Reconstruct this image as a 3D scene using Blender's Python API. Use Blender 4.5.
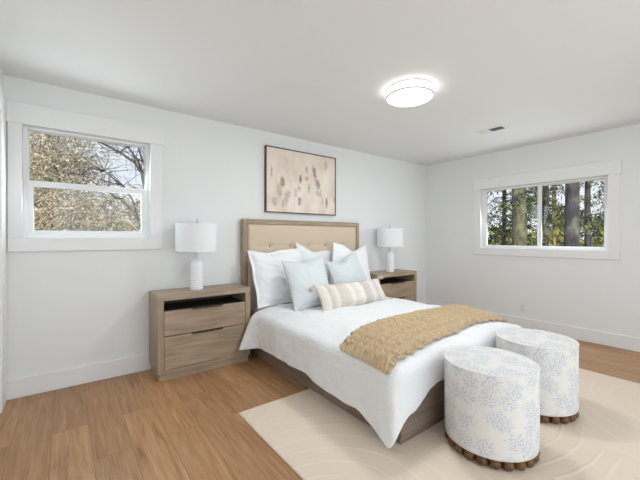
import bpy, bmesh, math, random
from mathutils import Vector, Matrix, noise
PI = math.pi
R = math.radians
for _o in list(bpy.data.objects):
    bpy.data.objects.remove(_o)
SC = bpy.context.scene
COL = SC.collection

# ------------------------------------------------------------------ camera
cam_data = bpy.data.cameras.new('camera')
cam_data.sensor_width = 36.0
cam_data.lens = 332.0 / 640.0 * 36.0
cam_data.shift_y = -(240.0 - 237.77) / 640.0
cam_data.clip_start = 0.02
cam = bpy.data.objects.new('camera', cam_data)
COL.objects.link(cam)
cam.location = (-4.866, -3.413, 1.219)
cam.rotation_euler = (R(90), 0, R(52.706 - 90))
SC.camera = cam

# ------------------------------------------------------------------ view + sampling comfort
SC.view_settings.view_transform = 'Standard'
SC.view_settings.look = 'None'
SC.view_settings.gamma = 1.0
SC.view_settings.exposure = 0.0
SC.view_settings.use_curve_mapping = False
SC.cycles.use_denoising = True
SC.cycles.max_bounces = 10
SC.cycles.diffuse_bounces = 6
SC.cycles.sample_clamp_indirect = 6.0

# ------------------------------------------------------------------ sky
world = bpy.data.worlds.new('sky')
SC.world = world
world.use_nodes = True
wn, wl = world.node_tree.nodes, world.node_tree.links
wn.clear()
w_out = wn.new('ShaderNodeOutputWorld')
w_bg = wn.new('ShaderNodeBackground')
w_co = wn.new('ShaderNodeTexCoord')
w_sep = wn.new('ShaderNodeSeparateXYZ')
w_rmp = wn.new('ShaderNodeValToRGB')
w_rmp.color_ramp.elements[0].position = 0.0
w_rmp.color_ramp.elements[0].color = (0.93, 0.95, 1.0, 1)
w_rmp.color_ramp.elements[1].position = 0.55
w_rmp.color_ramp.elements[1].color = (0.50, 0.68, 0.98, 1)
wl.new(w_co.outputs['Generated'], w_sep.inputs[0])
wl.new(w_sep.outputs['Z'], w_rmp.inputs[0])
wl.new(w_rmp.outputs[0], w_bg.inputs['Color'])
w_bg.inputs['Strength'].default_value = 1.08
wl.new(w_bg.outputs[0], w_out.inputs[0])

# ------------------------------------------------------------------ sun, window daylight and an added fill
def add_light(name, kind, loc, rot, energy, color=(1, 1, 1), **kw):
    d = bpy.data.lights.new(name, kind)
    d.energy = energy
    d.color = color
    for k, v in kw.items():
        setattr(d, k, v)
    o = bpy.data.objects.new(name, d)
    COL.objects.link(o)
    o.location = loc
    o.rotation_euler = rot
    return o

def aim(d):
    return Vector(d).to_track_quat('-Z', 'Y').to_euler()

add_light('sun', 'SUN', (0, 0, 8), aim((0.62, 0.66, -0.52)), 7.0, (1.0, 0.95, 0.87), angle=R(0.6))
# added fill from behind the camera, then daylight at the two windows in view
add_light('fill_behind_camera', 'AREA', (-3.3, -5.12, 1.30), aim((0, 1, 0.12)), 52, (0.915, 1.01, 1.035),
          shape='RECTANGLE', size=3.6, size_y=2.0)
add_light('daylight_window_one', 'AREA', (-4.695, 0.032, 1.66), aim((0.1, -1, -0.25)), 10, (0.915, 1.01, 1.035),
          shape='RECTANGLE', size=0.84, size_y=0.80)
add_light('daylight_window_two', 'AREA', (0.032, -1.675, 1.50), aim((-1, 0.0, -0.2)), 14, (0.915, 1.01, 1.035),
          shape='RECTANGLE', size=1.40, size_y=0.82)

# the ceiling lamp's own light, just beneath its diffuser
add_light('ceiling_lamp_glow', 'AREA', (-2.628, -1.690, 2.352), (0, 0, 0), 16, (0.95, 1.0, 1.03), shape='DISK', size=0.34)

# ------------------------------------------------------------------ helpers
def srgb(r, g, b):
    def f(c):
        c /= 255.0
        return c / 12.92 if c <= 0.04045 else ((c + 0.055) / 1.055) ** 2.4
    return (f(r), f(g), f(b), 1.0)

def wloc(o):
    v = Vector((0, 0, 0))
    while o is not None:
        v = v + o.location
        o = o.parent
    return v

class MB:
    """Collects shapes in WORLD coordinates; build() links them as one mesh object."""
    def __init__(self):
        self.v, self.f, self.uv, self.mi = [], [], {}, []
    def add(self, vs, fs, uvs=None):
        n = len(self.v)
        self.v += [tuple(p) for p in vs]
        for k, f in enumerate(fs):
            self.f.append(tuple(i + n for i in f))
            if uvs is not None:
                self.uv[len(self.f) - 1] = [uvs[i] for i in f]
        return self
    def box(self, x0, x1, y0, y1, z0, z1):
        vs = [(x, y, z) for x in (x0, x1) for y in (y0, y1) for z in (z0, z1)]
        fs = [(0, 1, 3, 2), (4, 6, 7, 5), (0, 4, 5, 1), (2, 3, 7, 6), (0, 2, 6, 4), (1, 5, 7, 3)]
        return self.add(vs, fs)
    def ring_xz(self, x0, x1, z0, z1, t, y0, y1, tb=None, tt=None):
        """rectangular frame in the xz plane, sides t, bottom tb, top tt"""
        tb = t if tb is None else tb
        tt = t if tt is None else tt
        self.box(x0, x0 + t, y0, y1, z0, z1); self.box(x1 - t, x1, y0, y1, z0, z1)
        self.box(x0 + t, x1 - t, y0, y1, z1 - tt, z1); self.box(x0 + t, x1 - t, y0, y1, z0, z0 + tb)
        return self
    def ring_yz(self, y0, y1, z0, z1, t, x0, x1, tb=None, tt=None):
        tb = t if tb is None else tb
        tt = t if tt is None else tt
        self.box(x0, x1, y0, y0 + t, z0, z1); self.box(x0, x1, y1 - t, y1, z0, z1)
        self.box(x0, x1, y0 + t, y1 - t, z1 - tt, z1); self.box(x0, x1, y0 + t, y1 - t, z0, z0 + tb)
        return self
    def lathe(self, prof, c=(0, 0, 0), n=48, cap0=True, cap1=True):
        vs, fs = [], []
        for (r, z) in prof:
            for k in range(n):
                a = 2 * PI * k / n
                vs.append((c[0] + r * math.cos(a), c[1] + r * math.sin(a), c[2] + z))
        for i in range(len(prof) - 1):
            for k in range(n):
                k2 = (k + 1) % n
                fs.append((i * n + k, i * n + k2, (i + 1) * n + k2, (i + 1) * n + k))
        if cap0:
            fs.append(tuple(range(n - 1, -1, -1)))
        if cap1:
            fs.append(tuple((len(prof) - 1) * n + k for k in range(n)))
        return self.add(vs, fs)
    def sphere(self, c, r, nu=16, nv=10, sz=1.0):
        prof = [(max(1e-4, r * math.sin(PI * i / nv)), -r * sz * math.cos(PI * i / nv)) for i in range(nv + 1)]
        return self.lathe(prof, c, nu)
    def tube(self, pts, rad, n=8):
        pts = [Vector(p) for p in pts]
        if not isinstance(rad, (list, tuple)):
            rad = [rad] * len(pts)
        vs, fs = [], []
        up = None
        for i, p in enumerate(pts):
            t = (pts[min(i + 1, len(pts) - 1)] - pts[max(i - 1, 0)]).normalized()
            if up is None:
                up = t.orthogonal().normalized()
            else:
                up = (up - t * up.dot(t))
                up = up.normalized() if up.length > 1e-5 else t.orthogonal().normalized()
            s = t.cross(up)
            for k in range(n):
                a = 2 * PI * k / n
                vs.append(p + (up * math.cos(a) + s * math.sin(a)) * rad[i])
        for i in range(len(pts) - 1):
            for k in range(n):
                k2 = (k + 1) % n
                fs.append((i * n + k, i * n + k2, (i + 1) * n + k2, (i + 1) * n + k))
        fs.append(tuple(range(n - 1, -1, -1)))
        fs.append(tuple((len(pts) - 1) * n + k for k in range(n)))
        return self.add(vs, fs)
    def build(self, name, mat, parent=None, smooth=False, bevel=0.0, seg=2, flat_angle=None):
        off = wloc(parent)
        me = bpy.data.meshes.new(name)
        me.from_pydata([(p[0] - off.x, p[1] - off.y, p[2] - off.z) for p in self.v], [], self.f)
        if self.uv:
            lay = me.uv_layers.new(name='UVMap')
            for pi, uvs in self.uv.items():
                for li, q in zip(me.polygons[pi].loop_indices, uvs):
                    lay.data[li].uv = q
        me.materials.append(mat)
        bm = bmesh.new(); bm.from_mesh(me)
        bmesh.ops.recalc_face_normals(bm, faces=bm.faces)
        bm.to_mesh(me); bm.free()
        if smooth:
            me.polygons.foreach_set('use_smooth', [True] * len(me.polygons))
            if flat_angle:
                me.set_sharp_from_angle(angle=R(flat_angle))
        o = bpy.data.objects.new(name, me)
        COL.objects.link(o)
        if parent is not None:
            o.parent = parent
        if bevel > 0:
            m = o.modifiers.new('bevel', 'BEVEL')
            m.width = bevel; m.segments = seg; m.limit_method = 'ANGLE'; m.angle_limit = R(40)
            m.harden_normals = False
        return o

def tag(o, label=None, cat=None, group=None, kind=None):
    if label: o['label'] = label
    if cat: o['category'] = cat
    if group: o['group'] = group
    if kind: o['kind'] = kind
    return o

def thing(name, label, cat, loc=(0, 0, 0), group=None, kind=None):
    o = bpy.data.objects.new(name, None)
    o.empty_display_size = 0.1
    COL.objects.link(o)
    o.location = loc
    return tag(o, label, cat, group, kind)

def struct(o):
    o['kind'] = 'structure'
    return o

def copy_tree(o, parent=None):
    c = o.copy()
    COL.objects.link(c)
    c.parent = parent
    for ch in list(o.children):
        copy_tree(ch, c)
    return c

# ------------------------------------------------------------------ materials
class NT:
    def __init__(self, name):
        self.m = bpy.data.materials.new(name)
        self.m.use_nodes = True
        self.n, self.l = self.m.node_tree.nodes, self.m.node_tree.links
        self.b = self.n['Principled BSDF']
        self.out = self.n['Material Output']
    def node(self, t, **kw):
        x = self.n.new(t)
        for k, v in kw.items():
            setattr(x, k, v)
        return x
    def set(self, sock, v):
        if isinstance(v, bpy.types.NodeSocket):
            self.l.new(v, sock)
        else:
            sock.default_value = v
    def coord(self, which='Object'):
        return self.node('ShaderNodeTexCoord').outputs[which]
    def mapping(self, vec, scale=(1, 1, 1), rot=(0, 0, 0), loc=(0, 0, 0)):
        x = self.node('ShaderNodeMapping')
        self.l.new(vec, x.inputs['Vector'])
        x.inputs['Scale'].default_value = scale
        x.inputs['Rotation'].default_value = rot
        x.inputs['Location'].default_value = loc
        return x.outputs[0]
    def noise(self, vec, scale=5, detail=3, rough=0.5, dist=0.0, w=None):
        x = self.node('ShaderNodeTexNoise')
        if w is not None:
            x.noise_dimensions = '4D'
            self.set(x.inputs['W'], w)
        self.l.new(vec, x.inputs['Vector'])
        x.inputs['Scale'].default_value = scale
        x.inputs['Detail'].default_value = detail
        x.inputs['Roughness'].default_value = rough
        x.inputs['Distortion'].default_value = dist
        return x.outputs['Fac']
    def math(self, op, a, b=0.0, c=0.0):
        x = self.node('ShaderNodeMath', operation=op)
        for i, v in enumerate((a, b, c)):
            if i < len(x.inputs):
                self.set(x.inputs[i], v)
        return x.outputs[0]
    def ramp(self, fac, stops, interp='LINEAR'):
        x = self.node('ShaderNodeValToRGB')
        cr = x.color_ramp
        cr.interpolation = interp
        while len(cr.elements) < len(stops):
            cr.elements.new(0.5)
        for e, (p, c) in zip(cr.elements, stops):
            e.position = p
            e.color = c if len(c) == 4 else (*c, 1)
        self.set(x.inputs[0], fac)
        return x.outputs[0]
    def mix(self, fac, a, b, mode='MIX'):
        x = self.node('ShaderNodeMix', data_type='RGBA', blend_type=mode)
        self.set(x.inputs['Factor'], fac)
        self.set(x.inputs['A'], a)
        self.set(x.inputs['B'], b)
        return x.outputs['Result']
    def smooth(self, v, lo, hi):
        x = self.node('ShaderNodeMapRange', interpolation_type='SMOOTHSTEP')
        self.set(x.inputs['Value'], v)
        x.inputs['From Min'].default_value = lo
        x.inputs['From Max'].default_value = hi
        return x.outputs[0]
    def bump(self, h, strength=0.3, dist=0.01):
        x = self.node('ShaderNodeBump')
        x.inputs['Strength'].default_value = strength
        x.inputs['Distance'].default_value = dist
        self.l.new(h, x.inputs['Height'])
        self.l.new(x.outputs[0], self.b.inputs['Normal'])
    def base(self, c):
        self.set(self.b.inputs['Base Color'], c)
        return self
    def rough(self, r, spec=0.5):
        self.set(self.b.inputs['Roughness'], r)
        self.b.inputs['Specular IOR Level'].default_value = spec
        return self

G1 = (0, 0, 0, 1)
W1 = (1, 1, 1, 1)

def m_plain(name, c, rough=0.5, metallic=0.0, spec=0.5, bump=None):
    t = NT(name)
    t.base(c).rough(rough, spec)
    t.b.inputs['Metallic'].default_value = metallic
    if bump:
        t.bump(t.noise(t.coord(), bump[0], 2), bump[1], bump[2])
    return t.m

def m_paint(name, c, rough=0.7):
    t = NT(name)
    co = t.coord()
    n = t.noise(co, 1.3, 3)
    t.base(t.mix(n, tuple(x * 0.985 for x in c[:3]) + (1,), c)).rough(rough, 0.25)
    t.bump(t.noise(co, 160, 2), 0.05, 0.002)
    return t.m

def m_wood(name, light, dark, axis='X', grain=1.0, rough=0.45):
    t = NT(name)
    co = t.coord()
    s = {'X': (1.6, 22, 22), 'Y': (22, 1.6, 22), 'Z': (22, 22, 1.6)}[axis]
    v = t.mapping(co, s)
    a = t.noise(v, 1.6 * grain, 5, 0.6, 0.5)
    s2 = tuple(k * 4.0 if k > 2 else k * 1.5 for k in s)
    b = t.noise(t.mapping(co, s2), 1.5, 3, 0.6)
    c = t.noise(co, 2.2, 2)
    f = t.math('ADD', t.math('MULTIPLY', a, 0.62), t.math('ADD', t.math('MULTIPLY', b, 0.28), t.math('MULTIPLY', c, 0.18)))
    t.base(t.ramp(f, [(0.36, dark), (0.70, light)])).rough(rough, 0.35)
    t.bump(b, 0.12, 0.002)
    return t.m

M = {}
M['wall'] = m_paint('wall_paint', srgb(234, 235, 236))
M['ceil'] = m_paint('ceiling_paint', srgb(230, 231, 232))
M['trim'] = m_plain('trim_paint', srgb(236, 236, 237), 0.4, spec=0.4, bump=(60, 0.03, 0.002))
M['vinyl'] = m_plain('window_vinyl', srgb(236, 237, 239), 0.35, bump=(60, 0.02, 0.002))
M['wood_x'] = m_wood('greyed_oak_across', srgb(184, 164, 141), srgb(138, 119, 99), 'X')
M['wood_z'] = m_wood('greyed_oak_upright', srgb(182, 162, 139), srgb(138, 119, 99), 'Z')
M['wood_y'] = m_wood('shaded_oak_along', srgb(150, 132, 118), srgb(116, 100, 89), 'Y')  # same oak as the tables, with the shade on the side rails put into the colour
M['rail_x'] = m_wood('shaded_oak_across', srgb(150, 132, 118), srgb(116, 100, 89), 'X')  # bed base oak, darkened to carry its shade
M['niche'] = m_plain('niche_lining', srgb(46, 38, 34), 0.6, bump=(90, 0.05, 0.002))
M['notch_dark'] = m_plain('notch_shade', srgb(92, 76, 62), 0.4, 0.6, bump=(200, 0.03, 0.001))  # dark tone for the shade in a scooped finger notch
M['chrome'] = m_plain('brushed_nickel', srgb(190, 190, 192), 0.3, 1.0, bump=(200, 0.03, 0.001))
M['walnut'] = m_wood('walnut_balls', srgb(124, 88, 52), srgb(74, 49, 27), 'Z', 1.5, 0.35)
M['plastic'] = m_plain('white_plastic', srgb(226, 227, 229), 0.35, bump=(120, 0.02, 0.001))
M['rimgrey'] = m_plain('lamp_rim', srgb(222, 222, 224), 0.5, 0.0, bump=(200, 0.02, 0.001))
M['black'] = m_plain('dark_slot', srgb(40, 40, 42), 0.6, bump=(120, 0.02, 0.001))

def m_floor():
    t = NT('oak_plank_floor')
    co = t.coord()
    v = t.mapping(co, (1, 1, 1), (0, 0, R(90)))
    br = t.node('ShaderNodeTexBrick')
    t.l.new(v, br.inputs['Vector'])
    br.offset = 0.37
    br.offset_frequency = 2
    for k, val in (('Scale', 1.0), ('Mortar Size', 0.0016), ('Mortar Smooth', 0.2), ('Bias', 0.0), ('Brick Width', 1.22), ('Row Height', 0.19)):
        br.inputs[k].default_value = val
    br.inputs['Color1'].default_value = G1
    br.inputs['Color2'].default_value = W1
    br.inputs['Mortar'].default_value = (0.5, 0.5, 0.5, 1)
    sep = t.node('ShaderNodeSeparateColor')
    t.l.new(br.outputs['Color'], sep.inputs[0])
    rnd = sep.outputs[0]
    w = t.math('MULTIPLY', rnd, 37.0)
    g1 = t.noise(t.mapping(co, (11, 0.8, 1)), 1.4, 6, 0.64, 2.0, w)
    g2 = t.noise(t.mapping(co, (95, 3.5, 1)), 1.2, 3, 0.6, 0.0, w)
    f = t.math('ADD', t.math('MULTIPLY', g1, 0.7), t.math('MULTIPLY', g2, 0.3))
    col = t.ramp(f, [(0.33, srgb(130, 92, 60)), (0.45, srgb(169, 126, 88)), (0.56, srgb(184, 142, 102)), (0.70, srgb(199, 159, 119))])
    tone = t.ramp(rnd, [(0.0, (0.84, 0.83, 0.82, 1)), (0.5, (0.95, 0.95, 0.95, 1)), (1.0, (1.06, 1.06, 1.06, 1))])
    col = t.mix(1.0, col, tone, 'MULTIPLY')
    col = t.mix(t.math('MULTIPLY', br.outputs['Fac'], 0.60), col, srgb(96, 66, 44))
    t.base(col).rough(t.math('ADD', 0.33, t.math('MULTIPLY', g2, 0.18)), 0.4)
    t.bump(t.math('SUBTRACT', t.math('MULTIPLY', g2, 0.4), br.outputs['Fac']), 0.15, 0.002)
    return t.m
M['floor'] = m_floor()

def m_rug():
    t = NT('carved_cream_rug')
    co = t.coord()
    wob = t.noise(co, 1.4, 2)
    vo = t.node('ShaderNodeTexVoronoi', feature='F1', voronoi_dimensions='2D')
    t.l.new(t.mapping(co, (0.62, 0.62, 1), loc=(0.95, 0.62, 0)), vo.inputs['Vector'])
    vo.inputs['Scale'].default_value = 1.0
    vo.inputs['Randomness'].default_value = 0.8
    d = t.math('ADD', t.math('MULTIPLY', vo.outputs['Distance'], 96.0), t.math('MULTIPLY', wob, 9.0))
    s = t.math('SINE', d)
    line = t.smooth(s, 0.72, 1.0)
    pile = t.noise(co, 240, 2)
    c = t.mix(t.math('MULTIPLY', pile, 0.35), srgb(226, 208, 190), srgb(206, 187, 168))
    c = t.mix(t.math('MULTIPLY', line, 0.22), c, srgb(236, 222, 207))
    t.base(c).rough(0.95, 0.1)
    t.b.inputs['Sheen Weight'].default_value = 0.15
    t.bump(t.math('ADD', t.math('MULTIPLY', pile, 0.5), t.math('MULTIPLY', line, 0.8)), 0.4, 0.004)
    return t.m
M['rug'] = m_rug()

def m_cloth(name, c, scale=420, strength=0.12, sheen=0.15, rough=0.85):
    t = NT(name)
    co = t.coord()
    n = t.noise(co, 6, 3)
    t.base(t.mix(n, tuple(x * 0.97 for x in c[:3]) + (1,), c)).rough(rough, 0.2)
    t.b.inputs['Sheen Weight'].default_value = sheen
    t.bump(t.noise(co, scale, 2), strength, 0.002)
    return t.m
def m_cotton(name, c):
    """plain cotton with soft creases"""
    t = NT(name)
    co = t.coord()
    n = t.noise(co, 6, 3)
    t.base(t.mix(n, tuple(x * 0.97 for x in c[:3]) + (1,), c)).rough(0.85, 0.2)
    t.b.inputs['Sheen Weight'].default_value = 0.12
    cr = t.noise(co, 8, 4, 0.55, 1.6)
    fine = t.noise(co, 300, 2)
    t.bump(t.math('ADD', t.math('MULTIPLY', cr, 1.0), t.math('MULTIPLY', fine, 0.03)), 0.55, 0.022)
    return t.m
M['duvet'] = m_cotton('white_cotton_duvet', srgb(235, 236, 238))
M['sham'] = m_cotton('white_cotton_sham', srgb(240, 241, 243))
M['mattress'] = m_cloth('mattress_ticking', srgb(232, 232, 232), 200)
M['linen'] = m_cloth('beige_linen', srgb(213, 195, 174), 600, 0.25)
M['button'] = m_cloth('beige_button_linen', srgb(200, 176, 150), 600, 0.2)
M['shade'] = m_cloth('white_linen_shade', srgb(238, 239, 242), 700, 0.1)
M['ceramic'] = m_plain('white_ceramic', srgb(236, 237, 240), 0.22, bump=(30, 0.02, 0.002))

def m_blue_pillow():
    t = NT('pale_blue_waffle')
    uv = t.coord('UV')
    sep = t.node('ShaderNodeSeparateXYZ'); t.l.new(uv, sep.inputs[0])
    st = t.math('SINE', t.math('MULTIPLY', sep.outputs['Y'], 2 * PI * 24))
    st2 = t.math('SINE', t.math('MULTIPLY', sep.outputs['X'], 2 * PI * 60))
    f = t.smooth(st, -0.3, 0.9)
    n = t.noise(t.coord(), 9, 3)
    c = t.mix(f, srgb(207, 214, 219), srgb(222, 226, 227))
    c = t.mix(t.math('MULTIPLY', n, 0.3), c, srgb(216, 219, 216))
    t.base(c).rough(0.9, 0.15)
    t.bump(t.math('ADD', f, t.math('MULTIPLY', st2, 0.2)), 0.35, 0.004)
    return t.m
M['blue'] = m_blue_pillow()

def m_lumbar():
    t = NT('blush_striped_weave')
    uv = t.coord('UV')
    sep = t.node('ShaderNodeSeparateXYZ'); t.l.new(uv, sep.inputs[0])
    x = sep.outputs['X']
    bands = t.ramp(x, [(0.0, srgb(214, 203, 194)), (0.09, srgb(236, 229, 221)), (0.12, srgb(202, 189, 181)), (0.20, srgb(234, 227, 219)), (0.24, srgb(210, 199, 191)),
                       (0.36, srgb(218, 208, 199)), (0.41, srgb(240, 234, 226)), (0.46, srgb(220, 209, 200)), (0.58, srgb(240, 234, 226)), (0.62, srgb(203, 191, 187)),
                       (0.72, srgb(214, 204, 200)), (0.76, srgb(237, 230, 223)), (0.84, srgb(207, 197, 193)), (0.93, srgb(234, 227, 220)), (1.0, srgb(214, 203, 196))], 'LINEAR')
    rib = t.math('SINE', t.math('MULTIPLY', x, 2 * PI * 38))
    nub = t.noise(t.mapping(uv, (70, 26, 1)), 1.0, 2)
    c = t.mix(t.math('MULTIPLY', t.smooth(rib, 0.2, 1.0), 0.4), bands, srgb(186, 172, 163))
    c = t.mix(t.math('MULTIPLY', t.smooth(nub, 0.5, 0.75), 0.35), c, srgb(246, 240, 232))
    t.base(c).rough(0.92, 0.1)
    t.bump(t.math('ADD', t.math('MULTIPLY', rib, 0.4), nub), 0.5, 0.006)
    return t.m
M['lumbar'] = m_lumbar()
M['tassel'] = m_cloth('blush_yarn', srgb(206, 188, 178), 500, 0.4)

def m_knit():
    t = NT('tan_chunky_knit')
    co = t.coord()
    n = t.noise(co, 45, 3)
    n2 = t.noise(co, 260, 2)
    c = t.mix(n, srgb(188, 162, 128), srgb(216, 194, 163))
    t.base(t.mix(t.math('MULTIPLY', n2, 0.3), c, srgb(170, 144, 110))).rough(0.95, 0.1)
    t.b.inputs['Sheen Weight'].default_value = 0.2
    t.bump(t.math('ADD', n2, n), 0.5, 0.004)
    return t.m
M['knit'] = m_knit()

def m_toile():
    """off-white cloth printed with scattered pale blue flower sprays"""
    t = NT('blue_floral_print')
    uv = t.coord('UV')
    wob = t.noise(t.mapping(uv, (1, 1, 1), loc=(3, 1, 0)), 26, 2)
    vo = t.node('ShaderNodeTexVoronoi', feature='F1', voronoi_dimensions='2D')
    t.l.new(uv, vo.inputs['Vector'])
    vo.inputs['Scale'].default_value = 9.5
    vo.inputs['Randomness'].default_value = 0.75
    sub = t.node('ShaderNodeVectorMath', operation='SUBTRACT')
    sc = t.node('ShaderNodeVectorMath', operation='SCALE'); sc.inputs['Scale'].default_value = 9.5
    t.l.new(uv, sc.inputs[0])
    sp = t.node('ShaderNodeVectorMath', operation='SCALE'); sp.inputs['Scale'].default_value = 9.5
    t.l.new(vo.outputs['Position'], sp.inputs[0])
    t.l.new(sc.outputs[0], sub.inputs[0]); t.l.new(sp.outputs[0], sub.inputs[1])
    sep = t.node('ShaderNodeSeparateXYZ'); t.l.new(sub.outputs[0], sep.inputs[0])
    ang = t.math('ARCTAN2', sep.outputs['Y'], sep.outputs['X'])
    r = vo.outputs['Distance']
    csep = t.node('ShaderNodeSeparateColor'); t.l.new(vo.outputs['Color'], csep.inputs[0])
    pet = t.math('COSINE', t.math('ADD', t.math('MULTIPLY', ang, 7.0), t.math('MULTIPLY', csep.outputs[0], 6.0)))
    rim = t.math('ADD', r, t.math('MULTIPLY', pet, -0.07))
    rim = t.math('ADD', rim, t.math('MULTIPLY', t.math('SUBTRACT', wob, 0.5), 0.55))
    blob = t.math('SUBTRACT', 1.0, t.smooth(rim, 0.34, 0.54))
    lace = t.smooth(t.noise(uv, 105, 3, 0.7), 0.47, 0.60)
    twig = t.math('SUBTRACT', 1.0, t.smooth(t.math('ABSOLUTE', t.math('SUBTRACT', t.noise(uv, 34, 2), 0.5)), 0.0, 0.03))
    m = t.math('MAXIMUM', t.math('MULTIPLY', blob, lace), t.math('MULTIPLY', twig, 0.30))
    c = t.mix(t.math('MULTIPLY', m, 0.8), srgb(228, 225, 220), srgb(166, 174, 202))
    t.base(c).rough(0.9, 0.15)
    t.bump(t.noise(t.coord(), 500, 2), 0.15, 0.002)
    return t.m
M['toile'] = m_toile()
M['welt'] = m_cloth('ottoman_welt', srgb(232, 226, 220), 500, 0.15)

DABS = [(0.078, 0.728, 0.021, 0.044, 2), (0.156, 0.532, 0.023, 0.061, 2), (0.208, 0.477, 0.029, 0.072, 0), (0.273, 0.42, 0.021, 0.045, 2), (0.104, 0.164, 0.031, 0.06, 1),
        (0.262, 0.231, 0.026, 0.096, 1), (0.184, 0.3, 0.023, 0.061, 1), (0.294, 0.295, 0.016, 0.056, 1), (0.46, 0.565, 0.016, 0.064, 0), (0.436, 0.395, 0.021, 0.04, 1),
        (0.39, 0.327, 0.018, 0.063, 1), (0.449, 0.194, 0.023, 0.058, 0), (0.551, 0.736, 0.016, 0.053, 1), (0.553, 0.584, 0.021, 0.035, 3), (0.668, 0.704, 0.021, 0.072, 0),
        (0.644, 0.775, 0.016, 0.054, 1), (0.732, 0.5, 0.023, 0.061, 0), (0.792, 0.654, 0.018, 0.067, 2), (0.719, 0.353, 0.021, 0.042, 1), (0.761, 0.34, 0.016, 0.055, 1),
        (0.792, 0.221, 0.016, 0.067, 1), (0.86, 0.208, 0.016, 0.074, 0), (0.984, 0.269, 0.013, 0.05, 1), (0.849, 0.858, 0.021, 0.062, 1), (0.065, 0.63, 0.013, 0.082, 1),
        (0.156, 0.366, 0.018, 0.072, 1), (0.325, 0.624, 0.016, 0.074, 2), (0.494, 0.444, 0.018, 0.076, 2), (0.584, 0.411, 0.016, 0.077, 1), (0.766, 0.568, 0.021, 0.049, 2),
        (0.688, 0.573, 0.021, 0.09, 1), (0.216, 0.149, 0.021, 0.05, 1)]
def m_art():
    """pale canvas with soft vertical brush dabs"""
    t = NT('abstract_canvas')
    co = t.coord()
    c = t.ramp(t.noise(t.mapping(co, (3, 1, 2)), 1.5, 4), [(0.3, srgb(216, 199, 187)), (0.5, srgb(231, 217, 205)), (0.7, srgb(240, 230, 221))])
    sep = t.node('ShaderNodeSeparateXYZ'); t.l.new(co, sep.inputs[0])
    wob = t.math('MULTIPLY', t.math('SUBTRACT', t.noise(co, 26, 3, 0.6), 0.5), 2.6)
    tex = t.noise(t.mapping(co, (60, 1, 14)), 1.0, 3, 0.6)
    acc = [None] * 4
    for (u, v, ru, rv, k) in DABS:
        x0, z0 = -0.508 + 1.016 * u, -0.370 + 0.740 * v
        a = t.math('MULTIPLY', t.math('SUBTRACT', sep.outputs['X'], x0), 0.8 / (ru * 1.016))
        b = t.math('MULTIPLY', t.math('SUBTRACT', sep.outputs['Z'], z0), 0.8 / (rv * 0.740))
        d = t.math('ADD', t.math('MULTIPLY', a, a), t.math('MULTIPLY', b, b))
        acc[k] = d if acc[k] is None else t.math('MINIMUM', acc[k], d)
    for k, (col, op) in enumerate(((srgb(96, 84, 78), 0.8), (srgb(150, 136, 126), 0.6), (srgb(243, 224, 190), 0.8), (srgb(202, 150, 96), 0.85))):
        m = t.math('SUBTRACT', 1.0, t.smooth(t.math('ADD', acc[k], wob), 0.2, 1.5))
        m = t.math('MULTIPLY', m, t.math('MULTIPLY', t.smooth(tex, 0.25, 0.6), op))
        c = t.mix(m, c, col)
    t.base(c).rough(0.6, 0.3)
    t.bump(t.noise(co, 60, 3), 0.15, 0.003)
    return t.m
M['art'] = m_art()
M['artframe'] = m_wood('dark_frame_wood', srgb(104, 80, 60), srgb(62, 46, 34), 'X')

def m_glass():
    t = NT('window_glass')
    t.n.remove(t.b)
    tr = t.node('ShaderNodeBsdfTransparent'); tr.inputs[0].default_value = (0.97, 0.98, 0.98, 1)
    gl = t.node('ShaderNodeBsdfGlossy'); gl.inputs['Roughness'].default_value = 0.02
    fr = t.node('ShaderNodeFresnel'); fr.inputs[0].default_value = 1.35
    mx = t.node('ShaderNodeMixShader')
    t.l.new(fr.outputs[0], mx.inputs[0]); t.l.new(tr.outputs[0], mx.inputs[1]); t.l.new(gl.outputs[0], mx.inputs[2])
    t.l.new(mx.outputs[0], t.out.inputs['Surface'])
    return t.m
M['glass'] = m_glass()

def m_emit(name, c, s):
    t = NT(name)
    t.base(c)
    t.b.inputs['Emission Color'].default_value = c
    t.b.inputs['Emission Strength'].default_value = s
    return t.m
M['diffuser'] = m_emit('lamp_diffuser', (1.0, 0.985, 0.96, 1), 5.0)
M['diffband'] = m_emit('lamp_band', (1.0, 0.99, 0.98, 1), 3.4)

def m_bark(name, a, b, scale=1.0):
    t = NT(name)
    co = t.coord()
    n = t.noise(t.mapping(co, (14 * scale, 14 * scale, 2.2 * scale)), 1.2, 5, 0.65, 0.6)
    k = t.noise(co, 1.8, 3)
    c = t.ramp(n, [(0.32, b), (0.68, a)])
    c = t.mix(t.math('MULTIPLY', t.smooth(k, 0.5, 0.65), 0.4), c, srgb(150, 150, 118))
    t.base(c).rough(0.95, 0.1)
    t.bump(n, 0.9, 0.04)
    return t.m
M['bark'] = m_bark('grey_brown_bark', srgb(118, 116, 94), srgb(52, 48, 38))
M['bark_dark'] = m_bark('dark_fir_bark', srgb(84, 80, 84), srgb(38, 36, 40))
M['bark_tan'] = m_bark('tan_bark', srgb(178, 148, 108), srgb(108, 84, 60))
M['twig'] = m_bark('bare_twig_bark', srgb(110, 100, 96), srgb(66, 60, 60), 3)
M['straw'] = m_bark('straw_twig_bark', srgb(222, 208, 180), srgb(150, 132, 106), 3)

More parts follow.
